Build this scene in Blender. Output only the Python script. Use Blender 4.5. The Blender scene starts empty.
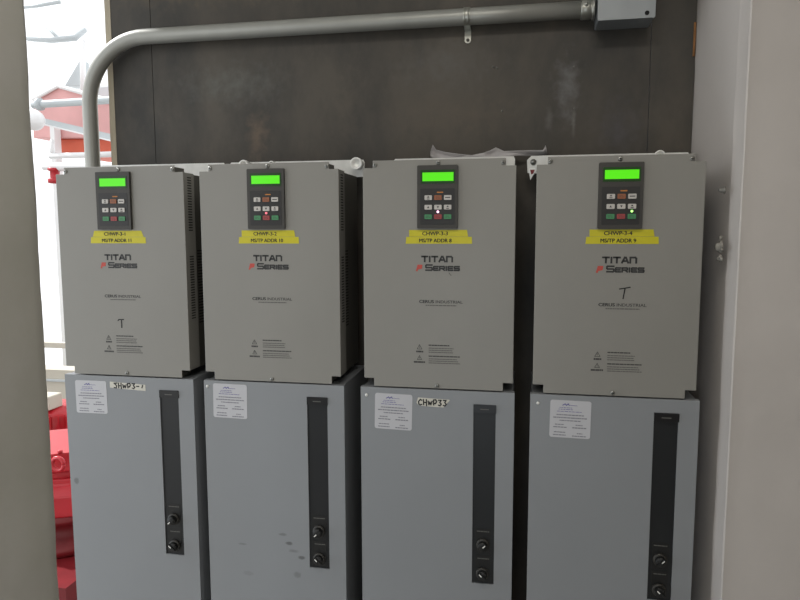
import bpy, bmesh, math, random
from mathutils import Vector, Matrix, noise
random.seed(7)
PI = math.pi
C = bpy.context.scene.collection
ZT = 1.75                     # height of the drives' top edge above the floor

# ------------------------------------------------------------------ camera
F = 660.0; YAW = .1851; PIT = .1043; ROL = -.0023
CAM = Vector((1.3387, -1.7222, -.1649 + ZT))
fw = Vector((-math.sin(YAW)*math.cos(PIT), math.cos(YAW)*math.cos(PIT), -math.sin(PIT)))
rt = fw.cross(Vector((0, 0, 1))).normalized(); up = rt.cross(fw)
c_, s_ = math.cos(ROL), math.sin(ROL)
rt, up = c_*rt + s_*up, -s_*rt + c_*up
cd = bpy.data.cameras.new('camera'); cam = bpy.data.objects.new('camera', cd); C.objects.link(cam)
cd.sensor_width = 36; cd.lens = F*36/800; cd.clip_start = .02
m = Matrix.Identity(4)
for i in range(3):
    m[i][0] = rt[i]; m[i][1] = up[i]; m[i][2] = -fw[i]; m[i][3] = CAM[i]
cam.matrix_world = m
bpy.context.scene.camera = cam

def at(u, v, Y):
    """the point of the plane y = Y that the photo shows at (u, v)"""
    d = fw + (u-400)/F*rt - (v-300)/F*up
    t = (Y - CAM.y)/d.y
    return CAM + t*d

# ------------------------------------------------------------------ materials
def srgb(c):
    return tuple(((x/255)/12.92 if x/255 <= .04045 else ((x/255+.055)/1.055)**2.4) for x in c) + (1,)

MATS = {}
def mat(name, col, rough=.5, metal=0, var=.06, vscale=6, bump=0, bscale=60, stretch=(1, 1, 1),
        spots=None, emit=None, estr=1, coords='Object', spec=.5, col2=None, fac2=(.45, .65), scale2=3):
    m = bpy.data.materials.new(name); m.use_nodes = True
    nt = m.node_tree; N = nt.nodes; L = nt.links
    b = N['Principled BSDF']
    b.inputs['Roughness'].default_value = rough; b.inputs['Metallic'].default_value = metal
    b.inputs['Specular IOR Level'].default_value = spec
    tc = N.new('ShaderNodeTexCoord'); mp = N.new('ShaderNodeMapping'); mp.inputs['Scale'].default_value = stretch
    L.new(tc.outputs[coords], mp.inputs[0])
    nz = N.new('ShaderNodeTexNoise'); nz.inputs['Scale'].default_value = vscale; nz.inputs['Detail'].default_value = 6
    L.new(mp.outputs[0], nz.inputs['Vector'])
    cr = N.new('ShaderNodeValToRGB'); c = srgb(col)
    cr.color_ramp.elements[0].position = .3; cr.color_ramp.elements[1].position = .7
    cr.color_ramp.elements[0].color = tuple(x*(1-var) for x in c[:3]) + (1,)
    cr.color_ramp.elements[1].color = tuple(min(1, x*(1+var)) for x in c[:3]) + (1,)
    L.new(nz.outputs[0], cr.inputs[0]); out = cr.outputs[0]
    def mix(a, colr, fac):
        mx = N.new('ShaderNodeMix'); mx.data_type = 'RGBA'
        L.new(fac, mx.inputs[0]); L.new(a, mx.inputs[6]); mx.inputs[7].default_value = colr
        return mx.outputs[2]
    if col2:
        n2 = N.new('ShaderNodeTexNoise'); n2.inputs['Scale'].default_value = scale2; n2.inputs['Detail'].default_value = 8
        n2.inputs['Roughness'].default_value = .65
        L.new(mp.outputs[0], n2.inputs['Vector'])
        mr = N.new('ShaderNodeMapRange'); mr.inputs[1].default_value = fac2[0]; mr.inputs[2].default_value = fac2[1]
        L.new(n2.outputs[0], mr.inputs[0]); out = mix(out, srgb(col2), mr.outputs[0])
    if spots:
        n3 = N.new('ShaderNodeTexNoise'); n3.inputs['Scale'].default_value = 45; n3.inputs['Detail'].default_value = 4
        L.new(tc.outputs[coords], n3.inputs['Vector'])
        for (x, z, rx, rz, st, cl, *soft) in spots:
            sb = N.new('ShaderNodeMapping'); sb.vector_type = 'POINT'
            sb.inputs['Location'].default_value = (-x/rx, 0, -z/rz); sb.inputs['Scale'].default_value = (1/rx, 0, 1/rz)
            L.new(tc.outputs[coords], sb.inputs[0])
            ln = N.new('ShaderNodeVectorMath'); ln.operation = 'LENGTH'; L.new(sb.outputs[0], ln.inputs[0])
            ad = N.new('ShaderNodeMath'); ad.operation = 'MULTIPLY_ADD'
            L.new(n3.outputs[0], ad.inputs[0]); ad.inputs[1].default_value = 1.6; L.new(ln.outputs['Value'], ad.inputs[2])
            mr = N.new('ShaderNodeMapRange'); mr.interpolation_type = 'SMOOTHSTEP'
            mr.inputs[1].default_value = 1.9; mr.inputs[2].default_value = soft[0] if soft else 1.2
            mr.inputs[3].default_value = 0; mr.inputs[4].default_value = st
            L.new(ad.outputs[0], mr.inputs[0]); out = mix(out, srgb(cl), mr.outputs[0])
    L.new(out, b.inputs['Base Color'])
    if bump:
        bn = N.new('ShaderNodeTexNoise'); bn.inputs['Scale'].default_value = bscale; bn.inputs['Detail'].default_value = 5
        L.new(mp.outputs[0], bn.inputs['Vector'])
        bp = N.new('ShaderNodeBump'); bp.inputs['Strength'].default_value = bump; bp.inputs['Distance'].default_value = .01
        L.new(bn.outputs[0], bp.inputs['Height']); L.new(bp.outputs[0], b.inputs['Normal'])
    if emit:
        b.inputs['Emission Color'].default_value = srgb(emit) if max(emit) > 1 else emit + (1,)
        b.inputs['Emission Strength'].default_value = estr
    MATS[name] = m
    return m

mat('cover_paint', (140, 138, 132), .42, var=.03, vscale=3, bump=.03, bscale=300)
mat('chassis_paint', (92, 90, 84), .5, var=.05)
mat('cabinet_paint', (139, 142, 145), .42, var=.03, vscale=2.5, bump=.03, bscale=300)
mat('cabinet_paint_scuffed', (139, 142, 145), .42, var=.03, vscale=2.5, bump=.03, bscale=300,
    spots=[(x, z, a, b, st*.75, (58, 56, 54)) for x, z, a, b, st in (
        (.245, -.467, .012, .006, .8), (.285, -.508, .012, .006, .8), (.105, -.482, .014, .004, .45), (.228, -.443, .014, .005, .5),
        (.26, -.49, .016, .006, .4), (.27, -.56, .012, .012, .4), (.12, -.57, .02, .008, .2))])
mat('cabinet_paint_marked', (139, 142, 145), .42, var=.03, vscale=2.5, bump=.03, bscale=300,
    spots=[(.02, -.33, .010, .014, .55, (80, 82, 80))])
mat('zinc', (228, 228, 224), .45, .1, var=.08, vscale=30)
mat('galvanized', (168, 168, 160), .33, .75, var=.10, vscale=25)
mat('emt_steel', (160, 160, 154), .42, .45, var=.05, vscale=12)
mat('box_steel', (142, 146, 148), .45, .4, var=.08, vscale=9, stretch=(1, 1, .4))
mat('screw_steel', (150, 150, 145), .3, .9, var=.05)
mat('dark_hole', (8, 8, 8), .8, var=0)
mat('vent_shade', (42, 41, 38), .8, var=0)
mat('keypad_plastic', (60, 58, 54), .5, var=.03)
mat('keypad_inset', (42, 41, 40), .45, var=.03)
mat('lcd_frame_glow', (10, 34, 8), .3, var=0, emit=(.01, .10, .0), estr=.25)  # the screen's green glow is painted into the frame's colour and emission
mat('lcd', (40, 90, 20), .3, var=0, emit=(.09, .80, .0), estr=1.0)
mat('btn_white', (196, 192, 186), .45, var=.02)
mat('btn_orange', (150, 92, 62), .45, var=.02)
mat('btn_green', (70, 138, 92), .45, var=.02)
mat('btn_red', (158, 66, 66), .45, var=.02)
mat('btn_mark', (60, 58, 58), .5, var=0)
mat('led_pink', (255, 200, 230), .3, var=0, emit=(1., .55, .8), estr=2.2)
mat('led_red', (200, 30, 50), .3, var=0, emit=(1., .25, .3), estr=1.2)
mat('led_green', (120, 255, 60), .3, var=0, emit=(.45, 1., .25), estr=1.8)
mat('orange_print', (190, 120, 50), .5, var=0)
mat('tape_yellow', (200, 190, 36), .42, var=.07, vscale=25)
mat('ink', (26, 25, 26), .55, var=0)
mat('logo_ink', (44, 44, 44), .5, var=0)
mat('grey_print', (62, 61, 60), .55, var=0)
mat('faint_print', (94, 93, 89), .55, var=0)
mat('logo_red', (190, 76, 66), .5, var=0)
mat('sticker', (192, 192, 196), .45, var=.02)
mat('sticker_print', (128, 128, 136), .55, var=0)
mat('sticker_blue', (96, 92, 150), .55, var=0)
mat('paper_tape', (206, 203, 192), .6, var=.04, vscale=40)
mat('strip_black', (25, 27, 29), .4, var=.05)
mat('strip_header', (20, 20, 21), .35, var=0)
mat('knob_black', (22, 22, 21), .5, var=0)
mat('knob_ring', (48, 46, 42), .5, .1, var=0)
mat('white_mark', (230, 230, 225), .4, var=0)
mat('nail_steel', (120, 118, 112), .5, .3, var=.1)
mat('nylon', (242, 242, 238), .35, var=.02)
mat('film', (176, 172, 172), .5, var=.12, vscale=30)
mat('seam_dark', (22, 20, 18), .9, var=0)
mat('foam', (140, 98, 58), .8, var=.15, vscale=60, bump=.5)
mat('wood_edge', (176, 166, 146), .8, var=.15, vscale=20, stretch=(1, 1, .3), bump=.3)
mat('board', (78, 72, 63), .6, var=.18, vscale=3.0, bump=.06, bscale=40, coords='Object', stretch=(1, 1, .55),
    col2=(50, 48, 44), fac2=(.40, .66), scale2=4.0,
    spots=[(1.455, .245, .045, .120, .55, (132, 132, 134), .3), (1.405, .16, .014, .045, .3, (128, 126, 122), .4), (1.475, .15, .008, .07, .5, (128, 126, 122), .4),
           (.50, .13, .05, .10, .6, (122, 102, 82), .3), (.42, .30, .22, .08, .45, (112, 114, 108), .2), (1.10, .33, .2, .10, .35, (102, 100, 98), .2),
           (.45, .60, .6, .07, .6, (112, 98, 74), .2), (1.12, .18, .25, .08, .35, (104, 90, 74), .2), (1.6, .12, .1, .12, .35, (92, 90, 98), .2),
           (.80, .22, .06, .14, .35, (104, 94, 80), .3), (.25, .10, .08, .2, .3, (60, 56, 50), .3)])
mat('plaster', (194, 188, 183), .75, var=.04, vscale=4, bump=.10, bscale=22)
mat('plaster_left', (184, 181, 173), .85, var=.035, vscale=5, bump=.12, bscale=10, col2=(172, 170, 158), fac2=(.4, .7))
mat('concrete_chip', (150, 146, 138), .85, var=.25, vscale=50, bump=.8, bscale=90)
mat('floor_concrete', (128, 126, 122), .6, var=.1, vscale=2, bump=.1)
mat('ceiling_paint', (205, 205, 200), .9, var=.02)
mat('far_beige', (196, 190, 176), .8, var=.03)
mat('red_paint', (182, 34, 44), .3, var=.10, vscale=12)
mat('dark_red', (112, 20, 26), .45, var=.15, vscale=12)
mat('glare_pale_red', (222, 168, 166), .6, var=.08, vscale=5)  # red lightened to pink, the bright outdoor glow put into the colour
mat('orange_red', (206, 96, 70), .6, var=.08, vscale=5)
mat('pale_metal', (186, 192, 194), .45, .1, var=.05)
mat('white_paint', (235, 235, 235), .5, var=.02)

# ------------------------------------------------------------------ mesh helpers
class MB:
    def __init__(s): s.v = []; s.f = []; s.mi = []; s.m = 0; s.sm = []; s.smooth = False
    def add(s, vs, fs):
        o = len(s.v); s.v += [tuple(v) for v in vs]
        for f in fs: s.f.append([o+i for i in f]); s.mi.append(s.m); s.sm.append(s.smooth)
        return s
    def box(s, x0, x1, y0, y1, z0, z1, M=None):
        vs = [Vector(p) for p in ((x0,y0,z0),(x1,y0,z0),(x1,y1,z0),(x0,y1,z0),(x0,y0,z1),(x1,y0,z1),(x1,y1,z1),(x0,y1,z1))]
        if M: vs = [M @ v for v in vs]
        return s.add(vs, [(0,3,2,1),(4,5,6,7),(0,1,5,4),(1,2,6,5),(2,3,7,6),(3,0,4,7)])
    def prism(s, pts, y0, y1):
        """outline in x,z (counterclockwise seen from -y) extruded from y0 (front) to y1"""
        n = len(pts)
        vs = [(x, y0, z) for x, z in pts] + [(x, y1, z) for x, z in pts]
        return s.add(vs, [tuple(range(n)), tuple(range(2*n-1, n-1, -1))] + [(i, i+n, (i+1) % n+n, (i+1) % n) for i in range(n)])
    def lathe(s, prof, c, axis, n=24, cap=True):
        """prof: list of (radius, distance along axis)"""
        a = Vector(axis).normalized(); t = Vector((0, 0, 1)) if abs(a.z) < .9 else Vector((1, 0, 0))
        p = a.cross(t).normalized(); q = a.cross(p); c = Vector(c); vs = []
        for r, h in prof:
            for i in range(n):
                g = 2*PI*i/n; vs.append(c + a*h + p*(r*math.cos(g)) + q*(r*math.sin(g)))
        fs = [(k*n+i, k*n+(i+1) % n, (k+1)*n+(i+1) % n, (k+1)*n+i) for k in range(len(prof)-1) for i in range(n)]
        if cap: fs += [tuple(range(n-1, -1, -1)), tuple(range((len(prof)-1)*n, len(prof)*n))]
        return s.add(vs, fs)
    def cyl(s, a, b, r, n=24, r2=None):
        a = Vector(a); b = Vector(b)
        return s.lathe([(r, 0), (r if r2 is None else r2, (b-a).length)], a, b-a, n)
    def tube(s, pts, r, n=20):
        pts = [Vector(p) for p in pts]; vs = []; N = len(pts); pv = None
        for i, p in enumerate(pts):
            t = (pts[min(i+1, N-1)] - pts[max(i-1, 0)]).normalized()
            if pv is None: pv = t.cross(Vector((0, 1, 0)) if abs(t.y) < .9 else Vector((1, 0, 0))).normalized()
            pv = (pv - t*pv.dot(t)).normalized(); q = t.cross(pv)
            for k in range(n):
                g = 2*PI*k/n; vs.append(p + pv*(r*math.cos(g)) + q*(r*math.sin(g)))
        fs = [(i*n+k, i*n+(k+1) % n, (i+1)*n+(k+1) % n, (i+1)*n+k) for i in range(N-1) for k in range(n)]
        fs += [tuple(range(n-1, -1, -1)), tuple(range((N-1)*n, N*n))]
        return s.add(vs, fs)
    def stroke(s, pts, w, y0, y1):
        """flat pen stroke in the x,z plane"""
        for i in range(len(pts)-1):
            a = Vector((pts[i][0], 0, pts[i][1])); b = Vector((pts[i+1][0], 0, pts[i+1][1]))
            d = (b-a).normalized(); nn = Vector((-d.z, 0, d.x))*w/2
            a = a - d*w*.42; b = b + d*w*.42
            s.prism([((a-nn).x, (a-nn).z), ((b-nn).x, (b-nn).z), ((b+nn).x, (b+nn).z), ((a+nn).x, (a+nn).z)], y0 - .00002*i, y1)
        return s
    def mesh(s, name, mats):
        me = bpy.data.meshes.new(name); me.from_pydata(s.v, [], s.f)
        for mm in mats: me.materials.append(MATS[mm])
        for p, i, q in zip(me.polygons, s.mi, s.sm): p.material_index = i; p.use_smooth = q
        bm = bmesh.new(); bm.from_mesh(me); bmesh.ops.recalc_face_normals(bm, faces=bm.faces); bm.to_mesh(me); bm.free()
        me.update()
        return me

def link(name, me, parent=None, loc=(0, 0, 0), bevel=0, seg=2):
    o = bpy.data.objects.new(name, me); C.objects.link(o); o.location = loc
    if parent: o.parent = parent
    if bevel:
        b = o.modifiers.new('bevel', 'BEVEL'); b.width = bevel; b.segments = seg; b.limit_method = 'ANGLE'; b.angle_limit = .6
    return o
def obj(name, mb, mats, parent=None, loc=(0, 0, 0), bevel=0, seg=2):
    return link(name, mb.mesh(name, [mats] if isinstance(mats, str) else mats), parent, loc, bevel, seg)
def tag(o, label, cat, group=None):
    o['label'] = label; o['category'] = cat
    if group: o['group'] = group
    return o
def struct(o): o['kind'] = 'structure'; return o
def empty(name, loc):
    o = bpy.data.objects.new(name, None); C.objects.link(o); o.location = loc; o.empty_display_size = .05
    return o
def rrect(x0, x1, z0, z1, r, n=5):
    p = []
    for cx, cz, a in ((x1-r, z0+r, -PI/2), (x1-r, z1-r, 0), (x0+r, z1-r, PI/2), (x0+r, z0+r, PI)):
        for k in range(n+1): g = a + PI/2*k/n; p.append((cx + r*math.cos(g), cz + r*math.sin(g)))
    return p

def text_mesh(txt, x0, x1, zb, h, y, matname, bold=0, ital=0):
    """a line of letters fitted in x0..x1, baseline zb, cap height h, lying on the plane y"""
    cu = bpy.data.curves.new('lettering', 'FONT'); cu.body = txt; cu.size = 1; cu.shear = ital; cu.resolution_u = 3
    o = bpy.data.objects.new('tmp', cu); C.objects.link(o); bpy.context.view_layer.update()
    me = bpy.data.meshes.new_from_object(o.evaluated_get(bpy.context.evaluated_depsgraph_get()))
    bpy.data.objects.remove(o)
    xs = [v.co.x for v in me.vertices]; a, b = min(xs), max(xs)
    base = [(x0 + (v.co.x-a)/(b-a)*(x1-x0), zb + v.co.y/.69*h) for v in me.vertices]; fs0 = [list(p.vertices) for p in me.polygons]
    vs = []; fs = []; n = len(base)
    for k, (dx, dz) in enumerate(((0, 0), (bold, 0), (-bold, 0), (0, bold*.6), (0, -bold*.6)) if bold else ((0, 0),)):
        vs += [(x+dx, y - .00003*k, z+dz) for x, z in base]; fs += [[i + n*k for i in f] for f in fs0]
    me = bpy.data.meshes.new('lettering'); me.from_pydata(vs, [], fs); me.materials.append(MATS[matname])
    return me
def join_meshes(name, lst):
    mats = []; vs = []; fs = []; mi = []
    for me in lst:
        o = len(vs); vs += [tuple(v.co) for v in me.vertices]
        for p in me.polygons:
            fs.append([o+i for i in p.vertices]); mm = me.materials[p.material_index]
            if mm not in mats: mats.append(mm)
            mi.append(mats.index(mm))
    me = bpy.data.meshes.new(name); me.from_pydata(vs, [], fs)
    for mm in mats: me.materials.append(mm)
    for p, i in zip(me.polygons, mi): p.material_index = i
    return me

# squarish logo letters: strokes on a 1 x 1 cell
GL = {'T': (1, [[(0, 1), (1, 1)], [(.5, 1), (.5, 0)]]), 'I': (.12, [[(.06, 1), (.06, 0)]]),
      'A': (1, [[(0, 0), (.42, 1), (.62, 1), (1, 0)], [(.18, .32), (.84, .32)]]),
      'N': (.95, [[(0, 0), (0, 1), (.78, 1), (.95, .8), (.95, 0)]]),
      'S': (1, [[(1, 1), (.1, 1), (0, .9), (0, .6), (.1, .5), (.9, .5), (1, .4), (1, .1), (.9, 0), (0, 0)]]),
      'E': (.9, [[(.9, 1), (.1, 1), (0, .9), (0, .1), (.1, 0), (.9, 0)], [(0, .5), (.82, .5)]]),
      'R': (.95, [[(0, 0), (0, 1), (.85, 1), (.95, .9), (.95, .55), (.85, .45), (0, .45)], [(.55, .45), (.95, 0)]])}
def logo(mb, txt, x0, x1, zb, h, w, hs=None, gap=.32):
    hs = hs or [1]*len(txt)
    ws = [GL[t][0]*.98*k for t, k in zip(txt, hs)]; tot = sum(ws) + gap*(len(txt)-1)
    sx = (x1-x0)/tot; x = x0
    for t, k, wd in zip(txt, hs, ws):
        cw = GL[t][0]
        for st in GL[t][1]:
            mb.stroke([(x + px/cw*wd*sx, zb + w/2 + pz*(h*k - w)) for px, pz in st], w, -.0005, -.0001)
        x += (wd + gap)*sx

def dashes(mb, x0, x1, z, h, seed, y0=-.0004, y1=-.0001, gap=.0016):
    r = random.Random(seed); x = x0
    while x < x1 - .001:
        w = min(r.uniform(.003, .011), x1-x)
        mb.box(x, x+w, y0, y1, z-h/2, z+h/2); x += w + gap

# ------------------------------------------------------------------ the drives
W = .400; H = .5633
DX = [.0024, .4505, .9168, 1.3675]
INN = [-.0115, -.003, .0005, .0085]     # the printed front sits a little off-centre from drive to drive
TL, TR, TT, TB = .027, .374, .019, -.585
CACHE = {}
def cached(key, fn):
    if key not in CACHE: CACHE[key] = fn()
    return CACHE[key]

def m_cover():
    b = MB()
    b.prism([(0, -H), (TL, -H), (TL, TB), (TR, TB), (TR, -H), (W, -H), (W, 0), (TR, 0), (TR, TT), (TL, TT), (TL, 0), (0, 0)], 0, .0025)
    b.box(.0006, W-.0006, .002, .062, -H+.0006, -.0006)
    return b.mesh('cover', ['cover_paint'])
def m_chassis():
    b = MB(); b.box(.010, W-.010, .058, .236, -H-.004, -.002)
    b.box(TL+.003, TR-.003, .0024, .060, -.004, .0150); b.box(TL+.003, TR-.003, .0024, .060, TB+.002, -H+.004)
    return b.mesh('chassis', ['chassis_paint'])
def m_vents(side, part):
    b = MB(); x0, x1 = ((W-.0012, W+.0001) if side > 0 else (-.0001, .0012))
    for (za, zb) in [((-.012, -.165),), ((-.235, -.42),), ()][part]:
        z = za
        while z > zb: b.box(x0, x1, .022, .044, z-.0032, z); z -= .0074
    x0, x1 = ((W-.011, W-.0098) if side > 0 else (.0098, .011))
    if part == 2:
        z = -.22
        while z > -.44: b.box(x0, x1, .085, .125, z-.0035, z); z -= .0085
    return b.mesh('vent', ['vent_shade'])
def m_flange(xl, xr):
    b = MB()
    pts = [(xl+.002, .000), (xl+.05, -.004), (.37, -.004), (xr, -.002), (xr+.001, .04), (xr-.003, .048), (xl+.012, .048), (xl, .036)]
    b.prism(pts, .236, .240)
    b.m = 1
    b.smooth = True
    for x in (xl+.018,) + ((xr-.012,) if xr > .4 else ()):
        b.lathe([(.009, 0), (.009, .002), (.0065, .003), (.0065, .007)], (x, .2362, .030), (0, -1, 0), 12)
    return b.mesh('mounting_flange', ['zinc', 'screw_steel'])
def m_cup(r=.018, d=.05):
    b = MB(); b.smooth = True
    b.lathe([(r*.8, 0), (r*.8, d*.6), (r, d*.65), (r, d), (r*.72, d), (r*.55, d-.012), (r*.3, d-.014)], (0, 0, 0), (0, -1, 0), 24)
    return b.mesh('bushing', ['nylon'])
def m_screw():
    b = MB(); b.smooth = True
    b.lathe([(.0058, 0), (.0058, .001), (.0050, .0028), (.0030, .0034)], (0, 0, 0), (0, -1, 0), 14)
    b.smooth = False; b.m = 1; b.box(-.0034, .0034, -.0037, -.003, -.0006, .0006); b.box(-.0006, .0006, -.0037, -.003, -.0034, .0034)
    return b.mesh('screw', ['screw_steel', 'dark_hole'])
KW, KT, KB = .106, .0035, -.1590
def m_keypad():
    b = MB(); b.prism(rrect(0, KW, KB, KT, .003), -.009, .001)
    b.m = 1; b.prism(rrect(.008, KW-.008, KB+.010, -.056, .002), -.0096, -.008)
    b.m = 2; b.box(.052, .068, -.0100, -.0092, -.0675, -.0645)
    b.m = 3; b.box(.030, .046, -.0098, -.0092, -.0660, -.0655)
    return b.mesh('keypad', ['keypad_plastic', 'keypad_inset', 'orange_print', 'knob_ring'])
def m_lcd():
    b = MB(); b.prism(rrect(.0095, KW-.0075, -.0435, -.0085, .002), -.0098, -.008)
    b.m = 1; b.box(.0140, .0945, -.0102, -.009, -.0372, -.0152)
    return b.mesh('screen', ['lcd_frame_glow', 'lcd'])
def m_btn(k):
    b = MB(); b.prism(rrect(-.0096, .0096, -.0060, .0060, .0020), -.0120, -.009)
    b.m = 1; y0, y1 = -.0123, -.0118
    if k == 3: b.prism([(-.003, -.0025), (.003, -.0025), (0, .003)], y0, y1)
    elif k == 4: b.prism([(-.003, .0025), (0, -.003), (.003, .0025)], y0, y1)
    elif k in (0, 5): b.box(-.0035, .0035, y0, y1, -.0045, -.0025); b.prism([(-.0035, 0), (.0035, 0), (0, .0045)], y0, y1)
    elif k == 2: b.box(-.0065, .0065, y0, y1, -.0012, .0012)
    else:
        b.box(-.006, -.001, y0, y1, -.002, -.001); b.box(.001, .006, y0, y1, -.002, -.001); b.box(-.006, .003, y0, y1, .001, .0018)
    return b.mesh('button', [('btn_white', 'btn_orange', 'btn_white', 'btn_white', 'btn_white', 'btn_white', 'btn_green', 'btn_red', 'btn_green')[k],
                             'btn_mark'])
def m_led(c):
    b = MB(); b.smooth = True; b.lathe([(.0030, 0), (.0030, .002), (.0016, .0034)], (0, 0, 0), (0, -1, 0), 12)
    return b.mesh('indicator_light', [c])
def m_logo():
    b = MB()
    logo(b, 'TITAN', .158, .238, -.2475, .0176, .0046)
    logo(b, 'SERIES', .1685, .2565, -.2700, .0178, .0041, [1.0, .78, .78, .78, .78, .78], gap=.26)
    b.m = 1     # red slanted P
    b.stroke([(.1445, -.2690), (.1480, -.2560), (.1570, -.2560), (.1560, -.2620), (.1480, -.2640)], .0046, -.0005, -.0001)
    b.stroke([(.1500, -.2595), (.1545, -.2590)], .003, -.0005, -.0001)
    return b.mesh('logo', ['logo_ink', 'logo_red'])
def m_maker():
    a = text_mesh('CERUS', .151, .190, -.3550, .0078, -.0003, 'logo_ink', bold=.0005)
    c = text_mesh('INDUSTRIAL', .195, .266, -.3550, .0074, -.0003, 'grey_print', bold=.0002)
    b = MB(); dashes(b, .168, .250, -.3612, .0026, 4, gap=.001)
    return join_meshes('maker_lettering', [a, c, b.mesh('x', ['faint_print'])])
def m_warn():
    b = MB()
    def tri(x, z, s):
        b.stroke([(x-s, z-s*.8), (x+s, z-s*.8), (x, z+s), (x-s, z-s*.8)], .0013, -.0004, -.0001); b.box(x-.0005, x+.0005, -.0004, -.0001, z-s*.4, z+s*.4)
    tri(.152, -.474, .0065); tri(.152, -.5030, .0060)
    dashes(b, .143, .162, -.4860, .0045, 1, gap=.0007); dashes(b, .1365, .167, -.5145, .0045, 2, gap=.0007)
    b.m = 1
    for k, (z, x1) in enumerate(((-.4680, .232), (-.4760, .243), (-.4815, .240), (-.4870, .243))): 
        b.m = 0 if k == 0 else 1
        dashes(b, .1765, x1, z, .0030 if k == 0 else .0022, 10+k, gap=.0008)
    for k, (z, x1) in enumerate(((-.4975, .260), (-.5050, .252), (-.5105, .255), (-.5160, .262))):
        b.m = 0 if k == 0 else 1
        dashes(b, .1765, x1, z, .0030 if k == 0 else .0022, 20+k, gap=.0008)
    return b.mesh('warning_lettering', ['grey_print', 'faint_print'])

names = ['CHWP-3-1', 'CHWP-3-2', 'CHWP-3-3', 'CHWP-3-4']; addr = ['MS/TP ADDR 11', 'MS/TP ADDR 10', 'MS/TP ADDR 8', 'MS/TP ADDR 9']
dlabel = ['grey wall-mounted motor drive, leftmost of four, yellow tape reading CHWP-3-1',
          'grey wall-mounted motor drive with yellow tape reading CHWP-3-2 and MS/TP ADDR 10',
          'grey wall-mounted motor drive with yellow tape reading CHWP-3-3, under the torn film scrap',
          'grey wall-mounted motor drive beside the right wall, yellow tape reading CHWP-3-4']
for i in range(4):
    D = empty('motor_drive', (DX[i], 0, ZT)); tag(D, dlabel[i], 'motor drive', 'four motor drives in a row on the board')
    q = INN[i]
    link('cover', cached('cover', m_cover), D, bevel=.0012)
    link('chassis', cached('chassis', m_chassis), D, bevel=.001)
    for s in (-1, 1):
        for pt in range(3): link('vent', cached('vent%d%d' % (s, pt), lambda: m_vents(s, pt)), D)
    xl, xr = (.03, .392) if i == 2 else (-.024, .413)
    link('mounting_flange', cached('fl%g' % xr, lambda: m_flange(xl, xr)), D)['label'] = 'bright zinc mounting flange with ears'
    for (di, x, z, r) in ((1, .398, .0330, .018), (1, .045, .0360, .015), (1, .135, .0350, .011), (3, .330, .0370, .014)):
        if di == i: link('bushing', cached('cup%g' % r, lambda: m_cup(r, .04)), D, (x, .235, z))['label'] = 'white round plastic bushing'
    for (x, z) in ((.201, .0105), (.0335, .0075), (.3675, .0075), (.2, -.5775)):
        link('screw', cached('screw', m_screw), D, (x, 0, z))
    K = link('keypad', cached('keypad', m_keypad), D, (.1465 + q + (-.0020, 0, 0, -.0045)[i], 0, (0, 0, 0, -.0020)[i]), bevel=.0008); K['label'] = 'dark grey keypad with green screen'
    link('screen', cached('lcd', m_lcd), K)['label'] = 'lit green screen'
    for k in range(9):
        link('button', cached('btn%d' % k, lambda: m_btn(k)), K, (.0295+(k % 3)*.0253, 0, -.0795-(k//3)*.0245))['label'] = \
            ('white', 'orange', 'white', 'white', 'white', 'white', 'green', 'red', 'green')[k] + ' button'
    if i: link('indicator_light', cached('led%d' % i, lambda: m_led((0, 'led_red', 'led_pink', 'led_green')[i])), K,
               (.0295+.0253*(1 if i < 3 else 2), -.0100, -.1160))['label'] = ('', 'small red light', 'small pink light', 'small green light')[i]
    for z1, z0, xa, xb, t, ta, tb in ((-.1625, -.1800, .124, .279, names[i], .159, .226), (-.1806, -.1985, .1145, .2895, addr[i], .151, .236 + (.008 if i < 2 else 0))):
        b = MB()
        if z1 > -.17: b.prism([(xa-.002*(i == 0), z0), (xb+.004*(i == 0), z0), (xb-.003, z1), (xa+.003*(i == 0), z1)], -.0006, 0)
        else: b.prism([(xa, z0), (xb, z0), (xb-.001, z1), (xa+.002, z1)], -.0006, 0)
        T = obj('label_tape', b, 'tape_yellow', D, (q, 0, 0)); T['label'] = 'yellow label tape reading ' + t
        link('lettering', text_mesh(t, ta, tb, (z0+z1)/2-.0052, .0095, -.0009, 'ink', bold=.00045), T)
    link('logo', cached('logo', m_logo), D, (q, 0, 0))['label'] = 'black and red lettering TITAN P SERIES'
    link('maker_lettering', cached('maker', m_maker), D, (q, 0, 0))
    link('warning_lettering', cached('warn', m_warn), D, (q*.6 + (.003 if i == 3 else 0), 0, (0, 0, 0, -.005)[i]))
    if i == 0:
        p = at(121, 323, 0) - Vector((DX[0], 0, ZT)); b = MB()
        b.stroke([(p.x-.009, p.z+.007), (p.x-.006, p.z+.010), (p.x+.009, p.z+.0105)], .0032, -.0005, -.0001); b.stroke([(p.x+.002, p.z+.010), (p.x+.002, p.z-.013)], .0034, -.0006, -.0001)
        obj('handwritten_mark', b, 'ink', D)['label'] = 'small handwritten black T'
    if i == 3:
        p = at(624.5, 293, 0) - Vector((DX[3], 0, ZT)); b = MB()
        b.stroke([(p.x-.012, p.z+.010), (p.x-.002, p.z+.0115), (p.x+.013, p.z+.0145)], .0028, -.0005, -.0001); b.stroke([(p.x+.001, p.z+.012), (p.x-.003, p.z-.014)], .0030, -.0006, -.0001)
        obj('handwritten_mark', b, 'ink', D)['label'] = 'large handwritten black T'
    if i == 2:
        p = at(450, 274, 0) - Vector((DX[2], 0, ZT)); b = MB()
        b.stroke([(p.x-.003, p.z+.003), (p.x+.003, p.z-.004)], .0012, -.0004, -.0001); obj('scratch', b, 'grey_print', D)

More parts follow.
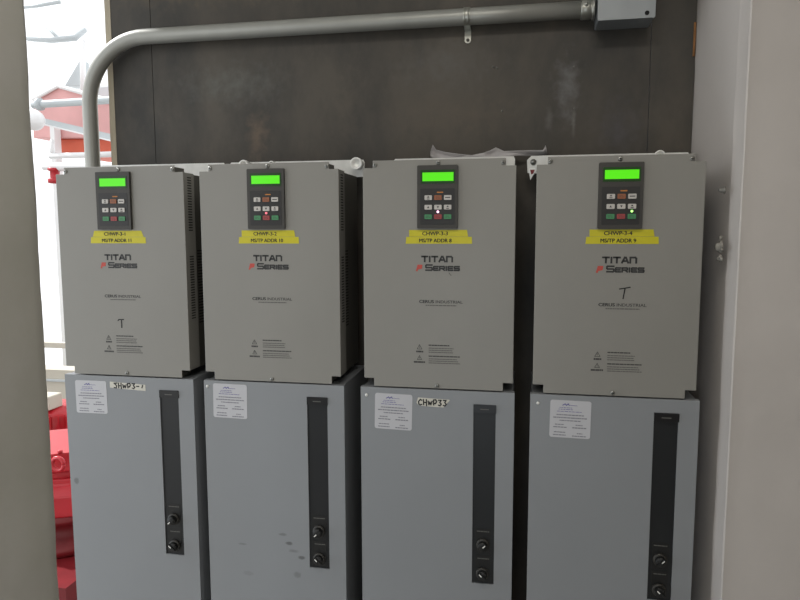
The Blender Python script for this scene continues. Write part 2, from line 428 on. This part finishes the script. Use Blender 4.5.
# ------------------------------------------------------------------ the cabinets under the drives
XC = [-.0047, .4436, .9062, 1.362]; WC = .4152; ZC = -H-.0253
CB = -1.75 - ZC + .012                   # cabinet bottom, local z
def m_body():
    b = MB(); b.box(.004, WC-.004, .022, .285, CB, -.0005)
    b.box(.03, WC-.03, .05, .27, CB-.012, CB)
    return b.mesh('body', ['cabinet_paint'])
def m_door(mm):
    b = MB()
    x0, x1, z0, z1 = .3080, .3670, -.5345, -.035        # opening for the switch strip
    for (a, c, d, e) in ((0, x0, CB+.01, 0), (x1, WC, CB+.01, 0), (x0, x1, z1, 0), (x0, x1, CB+.01, z0)):
        b.box(a, c, 0, .021, d, e)
    me = b.mesh('door', [mm])
    bm = bmesh.new(); bm.from_mesh(me); bmesh.ops.remove_doubles(bm, verts=bm.verts, dist=1e-5); bm.to_mesh(me); bm.free()
    return me
def m_strip():
    b = MB(); b.box(.3080, .3670, .004, .018, -.5345, -.035)
    b.m = 1; b.box(.3085, .3680, -.0035, .006, -.0565, -.0355)
    b.m = 2; b.box(.3260, .3490, -.0038, -.0030, -.0480, -.0455)
    b.m = 3
    b.box(.3175, .3575, .0034, .006, -.5290, -.4540); b.box(.3175, .3575, .0032, .006, -.4500, -.3790)
    b.m = 2
    dashes(b, .3205, .3535, -.3870, .0025, 5, .0029, .0034, .0008); dashes(b, .3225, .3535, -.4640, .0025, 6, .0031, .0036, .0008)
    return b.mesh('switch_strip', ['strip_black', 'strip_header', 'faint_print', 'knob_black'])
def m_knob():
    b = MB(); b.smooth = True
    b.lathe([(.0175, 0), (.0175, .006), (.0150, .008)], (0, 0, 0), (0, -1, 0), 28)
    b.m = 1; b.lathe([(.0130, .008), (.0130, .018), (.0115, .020)], (0, 0, 0), (0, -1, 0), 24)
    b.smooth = False; b.box(-.0040, .0040, -.024, -.012, -.0130, .0130)
    b.m = 2; b.box(-.0014, .0014, -.0246, -.0238, .0015, .0105)
    return b.mesh('knob', ['knob_ring', 'knob_black', 'white_mark'])
def m_dot():
    b = MB(); b.smooth = True; b.lathe([(.0042, 0), (.0042, .001), (.002, .003)], (0, 0, 0), (0, -1, 0), 14)
    return b.mesh('cap', ['white_mark'])
def m_sticker():
    b = MB(); b.prism(rrect(-.0515, .0515, -.0495, .0495, .006), -.0006, 0)
    return b.mesh('sticker', ['sticker'])
def m_stext():
    b = MB(); y0, y1 = -.0009, -.0005
    b.m = 1; b.stroke([(-.020, .0365), (-.014, .0400), (-.011, .0365), (-.006, .0405), (-.004, .0370)], .0024, y0, y1); b.stroke([(-.003, .0372), (.016, .0365)], .001, y0, y1)
    dashes(b, -.028, .004, .0300, .0014, 31, y0, y1); dashes(b, -.030, .006, .0255, .0014, 32, y0, y1); dashes(b, -.034, .028, .0200, .0014, 33, y0, y1)
    b.m = 0
    for z, x0, x1, k, h in ((.0110, -.035, .034, 41, .0026), (.0035, -.043, .042, 42, .0028), (-.0040, -.027, .027, 43, .0026),
                            (-.0150, -.038, -.016, 44, .0024), (-.0150, .014, .032, 45, .0024), (-.0220, -.042, -.008, 46, .0026), (-.0220, .006, .041, 47, .0030),
                            (-.0355, -.040, -.010, 48, .0024), (-.0370, .018, .032, 49, .0024), (-.0430, -.042, -.010, 50, .0026), (-.0440, .006, .041, 51, .0026)):
        dashes(b, x0, x1, z, h, k, y0, y1, .0010)
    return b.mesh('lettering', ['sticker_print', 'sticker_blue'])
HAND = {'C': [[(.9, .85), (.5, 1), (.05, .6), (.1, .15), (.5, 0), (.9, .1)]], 'H': [[(.05, 1), (.1, .05)], [(.8, 1), (.85, -.1)], [(.1, .5), (.8, .45)]],
        'W': [[(0, .75), (.2, .1), (.45, .55), (.7, .1), (1, .75)]], 'P': [[(.15, .1), (.1, 1), (.7, 1.05), (.9, .7), (.6, .35), (.1, .35)]],
        '3': [[(.1, 1), (.8, 1), (.45, .6), (.85, .3), (.5, 0), (.1, .1)]], '-': [[(.1, .5), (.7, .5)]], '1': [[(.3, .25), (.5, .75)]],
        'S': [[(.9, 1), (.1, .95), (.8, .45), (.7, 0), (.1, .05)]]}
def hand(txt, x0, x1, zb, h):
    b = MB(); n = len(txt); cw = (x1-x0)/n; k = 0
    for j, t in enumerate(txt):
        for st in HAND[t]:
            b.stroke([(x0 + j*cw + px*cw*.78, zb + pz*h) for px, pz in st], .0033, -.0010 - .0001*(k % 3), -.0005); k += 1
    return b
clabel = ['lower grey cabinet, leftmost, with sticker and white tape handwritten SHWP3-1', 'lower grey cabinet with sticker and dark scuffs near its bottom, second from left',
          'lower grey cabinet with sticker and white tape handwritten CHWP33', 'lower grey cabinet standing beside the right wall, sticker only']
for i in range(4):
    D = empty('switch_cabinet', (XC[i], 0, ZT + ZC)); tag(D, clabel[i], 'cabinet', 'four floor cabinets under the drives')
    link('body', cached('body', m_body), D, bevel=.0015)
    mm = ['cabinet_paint_marked', 'cabinet_paint_scuffed', 'cabinet_paint', 'cabinet_paint'][i]
    dr = link('door', cached('door' + mm, lambda: m_door(mm)), D)
    st = link('switch_strip', cached('strip', m_strip), dr); st['label'] = 'narrow black recessed switch strip'
    for (z, a) in ((-.4240, 135 if i < 2 else -45), (-.5060, 45)):
        k = link('knob', cached('knob', m_knob), dr, (.3365, .004, z)); k.rotation_euler = (0, -math.radians(a), 0)
    if i:
        link('screw_cap', cached('dot', m_dot), dr, ((0, .0105, .0162, .0199)[i], 0, (0, -.0175, -.0225, -.0237)[i]))['label'] = 'white round screw cap'
    cx, cz = ((.0858, -.0655), (.0790, -.0580), (.0912, -.0655), (.1024, -.0630))[i]
    S = link('sticker', cached('sticker', m_sticker), dr, (cx, 0, cz)); S['label'] = 'white rounded contact sticker'
    S.rotation_euler = (0, math.radians((-.3, .8, 1.2, .8)[i]), 0)
    link('lettering', cached('stext', m_stext), S)
    if i in (0, 2):
        b = MB()
        if i == 0:
            b.prism([(.1490, -.0345), (.2640, -.0400), (.2640, -.0215), (.1490, -.0165)], -.0006, 0); ht = hand('CHWP3-1'.replace('C', 'S'), .162, .264, -.0345, .0145)
        else:
            b.prism([(.1550, -.0370), (.1590, -.0430), (.1700, -.0460), (.2280, -.0475), (.2450, -.0270), (.2430, -.0255), (.1590, -.0230)], -.0006, 0)
            ht = hand('CHWP33', .160, .240, -.0430, .0150)
        T = obj('tape', b, 'paper_tape', dr); T['label'] = 'white tape handwritten ' + ('SHWP3-1' if i == 0 else 'CHWP33')
        obj('lettering', ht, 'ink', T)

# ------------------------------------------------------------------ the board behind, conduit, junction box
YB = .300
def board(x0, x1, label):
    b = MB(); b.box(x0, x1, YB, YB+.019, -1.75, .78)
    o = obj('mounting_board', b, 'board', None, (0, 0, ZT)); tag(o, label, 'board', 'dark boards behind the drives'); return o
B1 = board(.004, .1435, 'narrow dark wall board at the left end, behind the bend of the conduit')
B2 = board(.1455, 1.6800, 'wide dark stained wall board in the middle, behind the straight conduit')
B3 = board(1.6820, 1.7990, 'narrow dark wall board at the right end, beside the pale wall')
b = MB(); n = 60
L = []; R_ = []
for k in range(n+1):
    z = -1.75 + 2.53*k/n; L.append((-.0165 + .0028*noise.noise(Vector((0, 3, z*9))), z)); R_.append((.0035, z))
b.prism(L[::-1] + R_, YB-.001, YB+.030)
e = obj('edge_strip', b, 'wood_edge', B1); e['label'] = 'pale wooden edge strip'
b = MB()
for u, v in ((493, 67), (497, 68), (574, 67), (502, 111), (574, 109)):
    p = at(u, v, YB); b.smooth = True; b.lathe([(.0035, 0), (.0025, .002)], (p.x, YB, p.z-ZT), (0, -1, 0), 10)
obj('nail', b, 'nail_steel', B2)
b = MB(); b.smooth = True
prof = []
pp = [at(696.5, v, YB-.004) for v in (22, 28, 36, 44, 56)]
b.tube([(1.7960, YB-.001, p.z-ZT) for p in pp], .0035, 8)
obj('foam_bead', b, 'foam', B3)['label'] = 'orange brown foam bead'

cd_ = empty('conduit', (0, 0, ZT)); tag(cd_, 'grey steel conduit running along the board and bending down at the left', 'conduit')
zc = .450; yc = .262; xc = -.0605; R0 = .205; r0 = .0235
pts = [(1.500, yc, zc), (1.2, yc, zc), (.9, yc, zc), (.6, yc, zc), (.3, yc, zc)]
for k in range(0, 17):
    g = PI/2*k/16; pts.append((xc + R0 - R0*math.sin(g), yc, zc - R0 + R0*math.cos(g)))
pts += [(xc, yc, z) for z in (.1, -.3, -.8, -1.3, -1.749)]
b = MB(); b.smooth = True; b.tube(pts, r0, 28); obj('pipe', b, 'emt_steel', cd_)
b = MB(); b.smooth = True; b.lathe([(.0250, 0), (.0275, .003), (.0275, .026), (.0250, .030), (.031, .031), (.031, .037)], (1.4835, yc, zc), (1, 0, 0), 28)
b.lathe([(.005, .026), (.005, .034)], (1.497, yc, zc+.006), (0, -1, 0), 10); obj('connector', b, 'galvanized', cd_)

JY = .205; JX0, JX1, JZ = at(598, 20, JY).x, at(655, 16, JY).x, at(598, 20.5, JY).z - ZT
b = MB(); b.prism([(JX0, JZ), (JX1, JZ), (JX1, .60), (JX0, .60)], JY, YB-.0005)
J = empty('junction_box', (0, 0, ZT)); tag(J, 'square galvanised junction box at the right end of the conduit', 'junction box')
obj('box_body', b, 'box_steel', J, bevel=.003)
b = MB(); b.lathe([(.0058, 0), (.0058, .0012)], (at(647, 13, JY).x, JY-.0015, at(647, 13, JY).z-ZT), (0, -1, 0), 16); obj('knockout_hole', b, 'dark_hole', J)
b = MB(); b.prism(rrect(JX0-.001, JX1+.001, JZ-.001, .60, .004), JY-.0015, JY+.0005); obj('box_cover', b, 'box_steel', J, bevel=.0005)

S = empty('conduit_strap', (0, 0, ZT)); tag(S, 'shiny one-hole strap clamping the conduit to the board', 'strap')
b = MB(); b.smooth = True; xs = 1.1660; sw = .0095; ro = r0 + .0022
prev = None; vs = []; fs = []
arc = [(YB-.001, zc-.052), (YB-.001, zc-.024)] if False else []
path = [(YB-.0015, zc-.055), (YB-.0015, zc-.028)] + [(yc - ro*math.sin(g), zc - ro*math.cos(g)) for g in [PI*t/14 for t in range(-1, 17)]]
inn = [(YB-.0002, zc-.055), (YB-.0002, zc-.030)] + [(yc - (ro-.002)*math.sin(g), zc - (ro-.002)*math.cos(g)) for g in [PI*t/14 for t in range(-1, 17)]]
n = len(path)
for x in (xs-sw, xs+sw):
    for p in path: vs.append((x, p[0], p[1]))
    for p in inn: vs.append((x, p[0], p[1]))
for k in range(n-1):
    a, c = k, 2*n+k
    fs += [(a, a+1, c+1, c), (a+n, c+n, c+n+1, a+n+1), (a, a+n, a+n+1, a+1), (c, c+1, c+n+1, c+n)]
fs += [(0, 2*n, 3*n, n), (n-1, 2*n-1, 4*n-1, 3*n-1)]
b.smooth = False; b.add(vs, fs)
b.lathe([(.0098, 0), (.0098, .0028)], (xs, YB-.0001, zc-.055), (0, -1, 0), 20)
b.smooth = True
for dx in (-.0055, .0055): b.tube([(xs+dx, p[0]-.0006, p[1]) for p in path[6:15]], .0022, 8)
obj('strap_band', b, 'galvanized', S, bevel=.0004)
b = MB(); b.smooth = True; b.lathe([(.0050, 0), (.0050, .002), (.003, .004)], (xs, YB-.0028, zc-.0555), (0, -1, 0), 12); obj('strap_screw', b, 'chassis_paint', S)

# torn grey film on top of the third drive
top = [(431, 157.5), (431, 152), (433, 145), (436, 150), (445, 152.5), (458, 154.5), (472, 155), (483, 153), (490, 151), (496, 147.5), (504, 151), (515, 151), (530, 150.5), (543, 150), (545.5, 145.5), (547, 150), (547, 153)]
bot = [(431.5, 158.5), (432, 158.5), (434, 158.5), (437, 158.8), (445, 159), (458, 159), (472, 159), (483, 158.6), (490, 158.2), (496, 158), (504, 157.8), (515, 156), (530, 155.6), (543, 155.2), (545.5, 154.8), (546.5, 154.4), (547, 154)]
b = MB(); b.smooth = True; vs = []; n = len(top)
for k, (t, bo) in enumerate(zip(top, bot)):
    for j in range(5):
        f = j/4; yy = .262 + .022*noise.noise(Vector((k*.55, f*1.6, 2))) 
        p = at(t[0]*(1-f)+bo[0]*f, t[1]*(1-f)+bo[1]*f, .265); vs.append((p.x, yy, p.z))
b.add(vs, [(k*5+j, k*5+j+1, (k+1)*5+j+1, (k+1)*5+j) for k in range(n-1) for j in range(4)])
fo = obj('film_scrap', b, 'film'); s = fo.modifiers.new('s', 'SOLIDIFY'); s.thickness = .0012
tag(fo, 'torn crumpled strip of grey film lying behind the top of the third drive', 'film scrap')
# the red and white twist of tape hanging below the flange ear of the fourth drive
b = MB(); p = at(531.5, 173, .232); z = p.z
b.prism([(p.x-.0075, z+.014), (p.x-.006, z-.004), (p.x-.003, z-.020), (p.x+.004, z-.008), (p.x+.011, z+.003), (p.x+.010, z+.014)][::1], .231, .234)
b.m = 1; b.prism([(p.x-.004, z+.009), (p.x-.001, z-.004), (p.x+.005, z-.002), (p.x+.009, z+.009)], .2300, .2312)
o = obj('tag_scrap', b, ['nylon', 'dark_red']); tag(o, 'small red and white scrap hanging in the gap left of the fourth drive', 'scrap')

# ------------------------------------------------------------------ room shell
def wobble_wall(name, path, z0, z1, mm, amp, nz=80, freq=6, sub=.06):
    P = []
    for a, c in zip(path[:-1], path[1:]):
        a = Vector(a); c = Vector(c); k = max(1, int((c-a).length/sub))
        P += [a + (c-a)*j/k for j in range(k)]
    P.append(Vector(path[-1])); vs = []
    for j in range(nz+1):
        z = z0 + (z1-z0)*j/nz
        for i, p in enumerate(P):
            nrm = (P[min(i+1, len(P)-1)] - P[max(i-1, 0)]).normalized(); nrm = Vector((nrm.y, -nrm.x))
            w = amp*noise.noise(Vector((p.x*freq, p.y*freq, z*freq))) + .4*amp*noise.noise(Vector((p.x*freq*4, p.y*freq*4, z*freq*3)))
            vs.append((p.x + nrm.x*w, p.y + nrm.y*w, z))
    n = len(P); b = MB(); b.smooth = True
    b.add(vs, [(j*n+i, j*n+i+1, (j+1)*n+i+1, (j+1)*n+i) for j in range(nz) for i in range(n-1)])
    o = struct(obj(name, b, mm)); o.data.set_sharp_from_angle(angle=.35); return o
xw = at(730, 230, .01).x
wl = wobble_wall('wall_left', [(.30, -.885), (.650, -.885), (.659, -.890), (.664, -.900), (.666, -.915), (.667, -4.0), (.30, -4.0), (.30, -.885)], 0, 3.0, 'plaster_left', .0016, 160, 11)
wr = wobble_wall('wall_right', [(1.800, .40), (1.801, .30), (xw, .018), (xw-.0022, .014), (xw-.0008, .008), (xw+.0025, -.006), (xw+.0040, -.046), (xw+.0065, -.0500), (xw+.012, -.0490), (4.2, -.052)], 0, 3.0, 'plaster', .0016, 130, 9, .03)
def plane(name, x0, x1, y0, y1, z, mm, t=.1):
    b = MB(); b.box(x0, x1, y0, y1, min(z, z+t), max(z, z+t)); return struct(obj(name, b, mm))
plane('floor', -9, 4.3, -4.1, 4.4, 0, 'floor_concrete', -.1)
plane('ceiling', -.6, 4.3, -4.1, .42, 3.0, 'ceiling_paint')
b = MB(); b.box(.3, 4.3, -4.1, -4.0, 0, 3.0); struct(obj('wall_front', b, 'plaster'))
b = MB(); b.box(4.2, 4.3, -4.0, .4, 0, 3.0); struct(obj('wall_side', b, 'plaster'))
# anchors and rough patches on the right wall
for (u, v, r, lb) in ((724, 190, .006, 'upper small metal anchor stub on the right wall beside the fourth drive'), (720, 247, .011, 'lower rough anchor lump on the right wall beside the fourth drive')):
    d = fw + (u-400)/F*rt - (v-300)/F*up; t = (1.8105 - CAM.x)/d.x; p = CAM + t*d
    b = MB(); b.smooth = True
    b.lathe([(r*1.5, 0), (r*1.35, .003), (r, .004), (r*.9, .011), (r*.5, .014)], (1.8125, p.y, p.z), (-1, 0, 0), 12)
    if v > 200:
        for k in range(7): b.lathe([(.006, 0), (.004, .006)], (1.8125, p.y + random.uniform(-.02, .02), p.z + random.uniform(-.035, .035)), (-1, 0, 0), 7)
    o = obj('wall_anchor', b, 'nail_steel' if v < 200 else 'concrete_chip'); tag(o, lb, 'anchor', 'anchors on the right wall')

# ------------------------------------------------------------------ what stands beyond the board, seen through the gap on the left
def P2(u, v, Y): p = at(u, v, Y); return (p.x, p.z)
# low wall and rail
a = at(35, 369, 2.6)
b = MB(); b.box(-5, a.x+1.2, 2.6, 2.75, 0, a.z); struct(obj('wall_far', b, 'far_beige'))
b = MB(); q1 = at(35, 342, 2.5); q2 = at(35, 347.5, 2.5); b.box(-5, q1.x+1.2, 2.5, 2.54, q2.z, q1.z)
for dx in (-2.0, -.9, .9): b.box(q1.x+dx-.02, q1.x+dx+.02, 2.5, 2.54, 0, q2.z)
tag(obj('guard_rail', b, 'far_beige', bevel=.004), 'beige horizontal rail above the low wall beyond the gap', 'rail')
b = MB(); q1 = at(60, 381, 2.58); b.box(-5, q1.x+1.2, 2.585, 2.598, q1.z-.008, q1.z+.008); struct(obj('trim_1', b, 'pale_metal'))
# gabled red housing
Yh = 3.4
b = MB(); b.prism([P2(33, 138, Yh), P2(128, 138, Yh), P2(128, 106, Yh), P2(58, 86.5, Yh), P2(33, 100, Yh)], Yh, Yh+.9)
Hh = empty('equipment_housing', (at(60, 150, Yh).x, Yh, 0)); tag(Hh, 'pale red gabled metal housing seen high through the left gap', 'equipment housing')
def sub(o, par): o.parent = par; o.matrix_parent_inverse = Matrix.Translation(-par.location); return o
sub(obj('hood', b, 'glare_pale_red', bevel=.01), Hh)
b = MB(); b.prism([P2(47, 152, Yh), P2(128, 152, Yh), P2(128, 138, Yh), P2(47, 138, Yh)], Yh+.05, Yh+.85)
sub(obj('lower_panel', b, 'orange_red', bevel=.01), Hh)['label'] = 'orange lower panel'
b = MB(); b.tube([at(33, 99.5, Yh-.02), at(58, 86, Yh-.02), at(128, 106, Yh-.02)], .018, 8); sub(obj('gable_trim', b, 'white_paint'), Hh)
b = MB(); x, z = P2(57, 148, Yh-.05); b.box(x-.02, x+.02, Yh-.1, Yh-.02, 0, at(57, 126, Yh-.05).z); sub(obj('post', b, 'white_paint'), Hh)
# pipes and beams in front of the housing
b = MB(); b.smooth = True; q = at(150, 98, 3.1); b.tube([at(33, 105, 3.1), at(45, 104, 3.1), at(128, 99, 3.1), q, (q.x+.06, q.y, q.z-.06), (q.x+.06, q.y, .0)], .030, 16)
b.lathe([(.05, 0), (.05, .03)], at(38, 104.5, 3.1), (at(128, 99, 3.1)-at(33, 105, 3.1)), 16)
tag(obj('water_pipe', b, 'pale_metal'), 'pale horizontal pipe with a flange crossing in front of the red housing', 'pipe')
b = MB(); p0 = P2(43, 118, 2.9); p1 = P2(128, 138, 2.9); p2 = P2(128, 144, 2.9); p3 = P2(43, 123.5, 2.9)
b.prism([p3, p2, p1, p0], 2.9, 3.0); b.m = 1; b.prism([(p3[0], p3[1]-.012), (p2[0], p2[1]-.012), p2, p3], 2.88, 3.02)
tag(obj('cable_tray', b, ['pale_metal', 'white_paint']), 'pale slanted tray below the horizontal pipe in the left gap', 'cable tray')
b = MB(); b.smooth = True; c = at(36, 121, 2.8); b.lathe([(.05, 0), (.075, .02), (.078, .06), (.05, .10), (.01, .115)], c, (.35, -1, 0), 24); b.tube([c + Vector((-.02, .05, 0)), c + Vector((-.25, .06, 0)), (c.x-.25, c.y+.06, 0)], .02, 10)
tag(obj('round_lamp', b, 'white_paint'), 'white round fixture beside the left plaster wall edge', 'round fixture')
b = MB(); b.smooth = True; b.tube([at(50, 156, 2.9), at(86, 155, 2.9), at(120, 154, 2.9)], .022, 12); b.tube([at(52, 156, 2.9), at(52, 140, 2.9)], .015, 10)
tag(obj('handrail', b, 'white_paint'), 'white rail beneath the red housing', 'rail')
# far roof structure: pale fin, post and ducts
b = MB(); b.prism([P2(64, 86, 4.6), P2(81, 86, 4.6), P2(80, 59, 4.6)], 4.6, 4.75)
tag(obj('metal_fin', b, 'pale_metal', bevel=.01), 'pale grey triangular fin behind the red housing', 'metal fin')
b = MB(); b.smooth = True; b.tube([at(83, 92, 4.5), at(83, 40, 4.5)], .028, 12)
tag(obj('vent_pipe', b, 'white_paint'), 'pale vertical vent pipe beside the triangular fin', 'pipe')
b = MB(); p0 = at(84, 86, 4.2); p1 = at(125, 99, 4.2); b.box(p0.x, p1.x, 4.2, 4.8, p1.z, p0.z)
tag(obj('air_duct', b, 'pale_metal', bevel=.02), 'pale rectangular duct behind the conduit bend', 'duct')
b = MB(); b.smooth = True; b.tube([at(28, 38, 5.2), at(52, 40, 5.2), at(75, 38, 5.2), at(84, 30, 5.4)], .035, 10); b.tube([at(40, 20, 5.3), at(54, 34, 5.2), at(60, 40, 5.2)], .02, 10)
tag(obj('overhead_pipe', b, 'pale_metal'), 'pale overhead pipes high in the bright gap', 'pipe')
b = MB(); b.smooth = True; b.tube([at(15, 8, 5.2), at(36, 6, 5.2), at(60, 2, 5.2)], .02, 10)
tag(obj('overhead_cable', b, 'pale_metal'), 'pale overhead line at the top of the bright gap', 'cable')
# red valve high on the white background
b = MB(); b.smooth = True; c = at(53, 180, 2.2); q = at(110, 167, 2.2); b.tube([at(44, 166, 2.2), at(60, 167, 2.2), at(80, 167, 2.2), q, (q.x+.05, q.y, q.z-.05), (q.x+.05, q.y, 0)], .028, 12); b.m = 1
b.lathe([(.03, -.05), (.045, -.045), (.045, -.02), (.03, -.015), (.03, .03), (.042, .035), (.042, .05)], at(55, 176, 2.2), (0, 0, 1), 16)
tag(obj('red_valve', b, ['white_paint', 'red_paint']), 'small red valve under a white pipe beside the first drive', 'valve')

# red pumps
def pump(Y, u, vtop, sc, label):
    o = at(u, vtop, Y); z1 = o.z; D = empty('water_pump', (o.x, Y, 0)); tag(D, label, 'pump', 'red pumps beyond the gap')
    return D, z1
D, z1 = pump(.95, 62, 457, 1, 'near red pump with lifting eye on its pale top plate')
# levels (heights above the floor)
def zz(v): return at(62, v, .75).z
b = MB(); b.smooth = True; b.lathe([(.20, 0), (.20, .012), (.15, .02), (.13, .05), (.13, zz(560)-.03), (.22, zz(560))], (0, 0, 0), (0, 0, 1), 28)
b.smooth = False; b.box(-.30, .30, -.42, .26, 0, .13)
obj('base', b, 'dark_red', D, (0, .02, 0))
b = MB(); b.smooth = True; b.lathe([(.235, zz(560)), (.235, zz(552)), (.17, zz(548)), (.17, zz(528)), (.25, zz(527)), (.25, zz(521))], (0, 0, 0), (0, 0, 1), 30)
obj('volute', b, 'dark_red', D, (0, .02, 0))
b = MB(); b.lathe([(.245, zz(521)), (.245, zz(500)), (.19, zz(492)), (.19, zz(486))], (0, 0, 0), (0, 0, 1), 8)
obj('flange', b, 'red_paint', D, (0, .02, 0), bevel=.006)
b = MB(); b.lathe([(.205, zz(487)), (.205, zz(480)), (.235, zz(478)), (.235, zz(459))], (0, 0, 0), (0, 0, 1), 6)
b.smooth = True
for k in range(10):
    g = 2*PI*k/10 + .2; b.lathe([(.012, zz(459)), (.012, zz(459)+.014)], (.20*math.cos(g), .20*math.sin(g), 0), (0, 0, 1), 6)
obj('top_plate', b, 'red_paint', D, (0, .04, 0), bevel=.004)
b = MB(); b.smooth = True; c = at(58, 464, .75) - D.location
b.tube([(c.x + .028*math.cos(2*PI*k/20), c.y, c.z + .028*math.sin(2*PI*k/20)) for k in range(21)], .009, 10)
obj('lifting_eye', b, 'red_paint', D)
b = MB(); b.smooth = True; b.tube([(-.02, -.20, zz(538)), (.10, -.24, zz(534))], .010, 8); b.tube([(-.01, -.2, zz(541)), (-.01, -.2, zz(520))], .006, 8); obj('bleed_pipe', b, 'red_paint', D)

D2, z2 = pump(1.75, 57, 396, 1, 'farther red pump motor with a pale terminal box on top')
def zw(v): return at(57, v, 1.6).z
b = MB(); b.smooth = True; b.lathe([(.20, 0), (.2, .03), (.12, .05), (.12, zw(470)), (.19, zw(468)), (.19, zw(455)), (.15, zw(452)), (.15, zw(446))], (0, 0, 0), (0, 0, 1), 28)
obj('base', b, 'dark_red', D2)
b = MB(); b.smooth = True; zt, zb = zw(412), zw(446)
b.lathe([(.16, zb), (.175, zb+.02), (.175, zt-.03), (.14, zt), (.08, zt+.01)], (0, 0, 0), (0, 0, 1), 28); b.smooth = False
for k in range(28):
    g = 2*PI*k/28; M = Matrix.Rotation(g, 4, 'Z'); b.box(.16, .192, -.003, .003, zb+.02, zt-.03, M)
obj('motor', b, 'red_paint', D2)
b = MB(); b.box(-.03, .07, -.16, -.04, zw(411), zw(397)); b.box(-.09, -.04, -.12, -.04, zw(411), zw(401)); obj('terminal_box', b, 'far_beige', D2, bevel=.008)
b = MB(); b.smooth = True
rr = random.Random(3)
for k in range(5):
    x = -.08 + .035*k; b.tube([(x, -.2, zw(408)), (x+.03, -.23, zw(424)), (x-.01, -.22, zw(436)), (x+.02, -.2, zw(446))], .009, 8)
obj('pipework', b, 'red_paint', D2)

# ------------------------------------------------------------------ light
w = bpy.data.worlds.new('World'); bpy.context.scene.world = w; w.use_nodes = True
bg = w.node_tree.nodes['Background']; bg.inputs[0].default_value = (.96, .98, 1, 1); bg.inputs[1].default_value = 1.5
def area(name, loc, target, sx, sy, power, col):
    l = bpy.data.lights.new(name, 'AREA'); l.shape = 'RECTANGLE'; l.size = sx; l.size_y = sy; l.energy = power; l.color = col
    o = bpy.data.objects.new(name, l); C.objects.link(o); o.location = loc
    o.rotation_euler = (Vector(target)-Vector(loc)).to_track_quat('-Z', 'Y').to_euler(); return o
area('ceiling_lamp', (1.15, -1.35, 2.93), (1.15, -1.30, 0), 1.3, .35, 17, (1, .96, .90))
area('ceiling_lamp', (1.9, -3.0, 2.93), (1.9, -3.0, 0), 1.2, .3, 18, (1, .96, .88))
area('low_fill_lamp', (.98, -2.7, .95), (.6, 0, .9), .5, 1.4, 7.5, (.82, .91, 1))  # fill lamp added behind the camera to brighten the lower cabinets
area('side_fill_lamp', (-2.1, -.55, .75), (1.2, 0, .65), 1.0, 1.0, 14, (.74, .87, 1))  # lamp added outside the left gap, unseen, strengthens cool light on lower-left cabinets
sl = bpy.data.lights.new('sun', 'SUN'); sl.energy = 4.5; sl.angle = .05; so = bpy.data.objects.new('sun', sl); C.objects.link(so)
so.rotation_euler = Vector((.75, -.1, -.75)).to_track_quat('-Z', 'Y').to_euler()

vs_ = bpy.context.scene.view_settings
vs_.view_transform = 'Standard'; vs_.look = 'None'; vs_.gamma = 1; vs_.use_curve_mapping = False; vs_.exposure = -.06
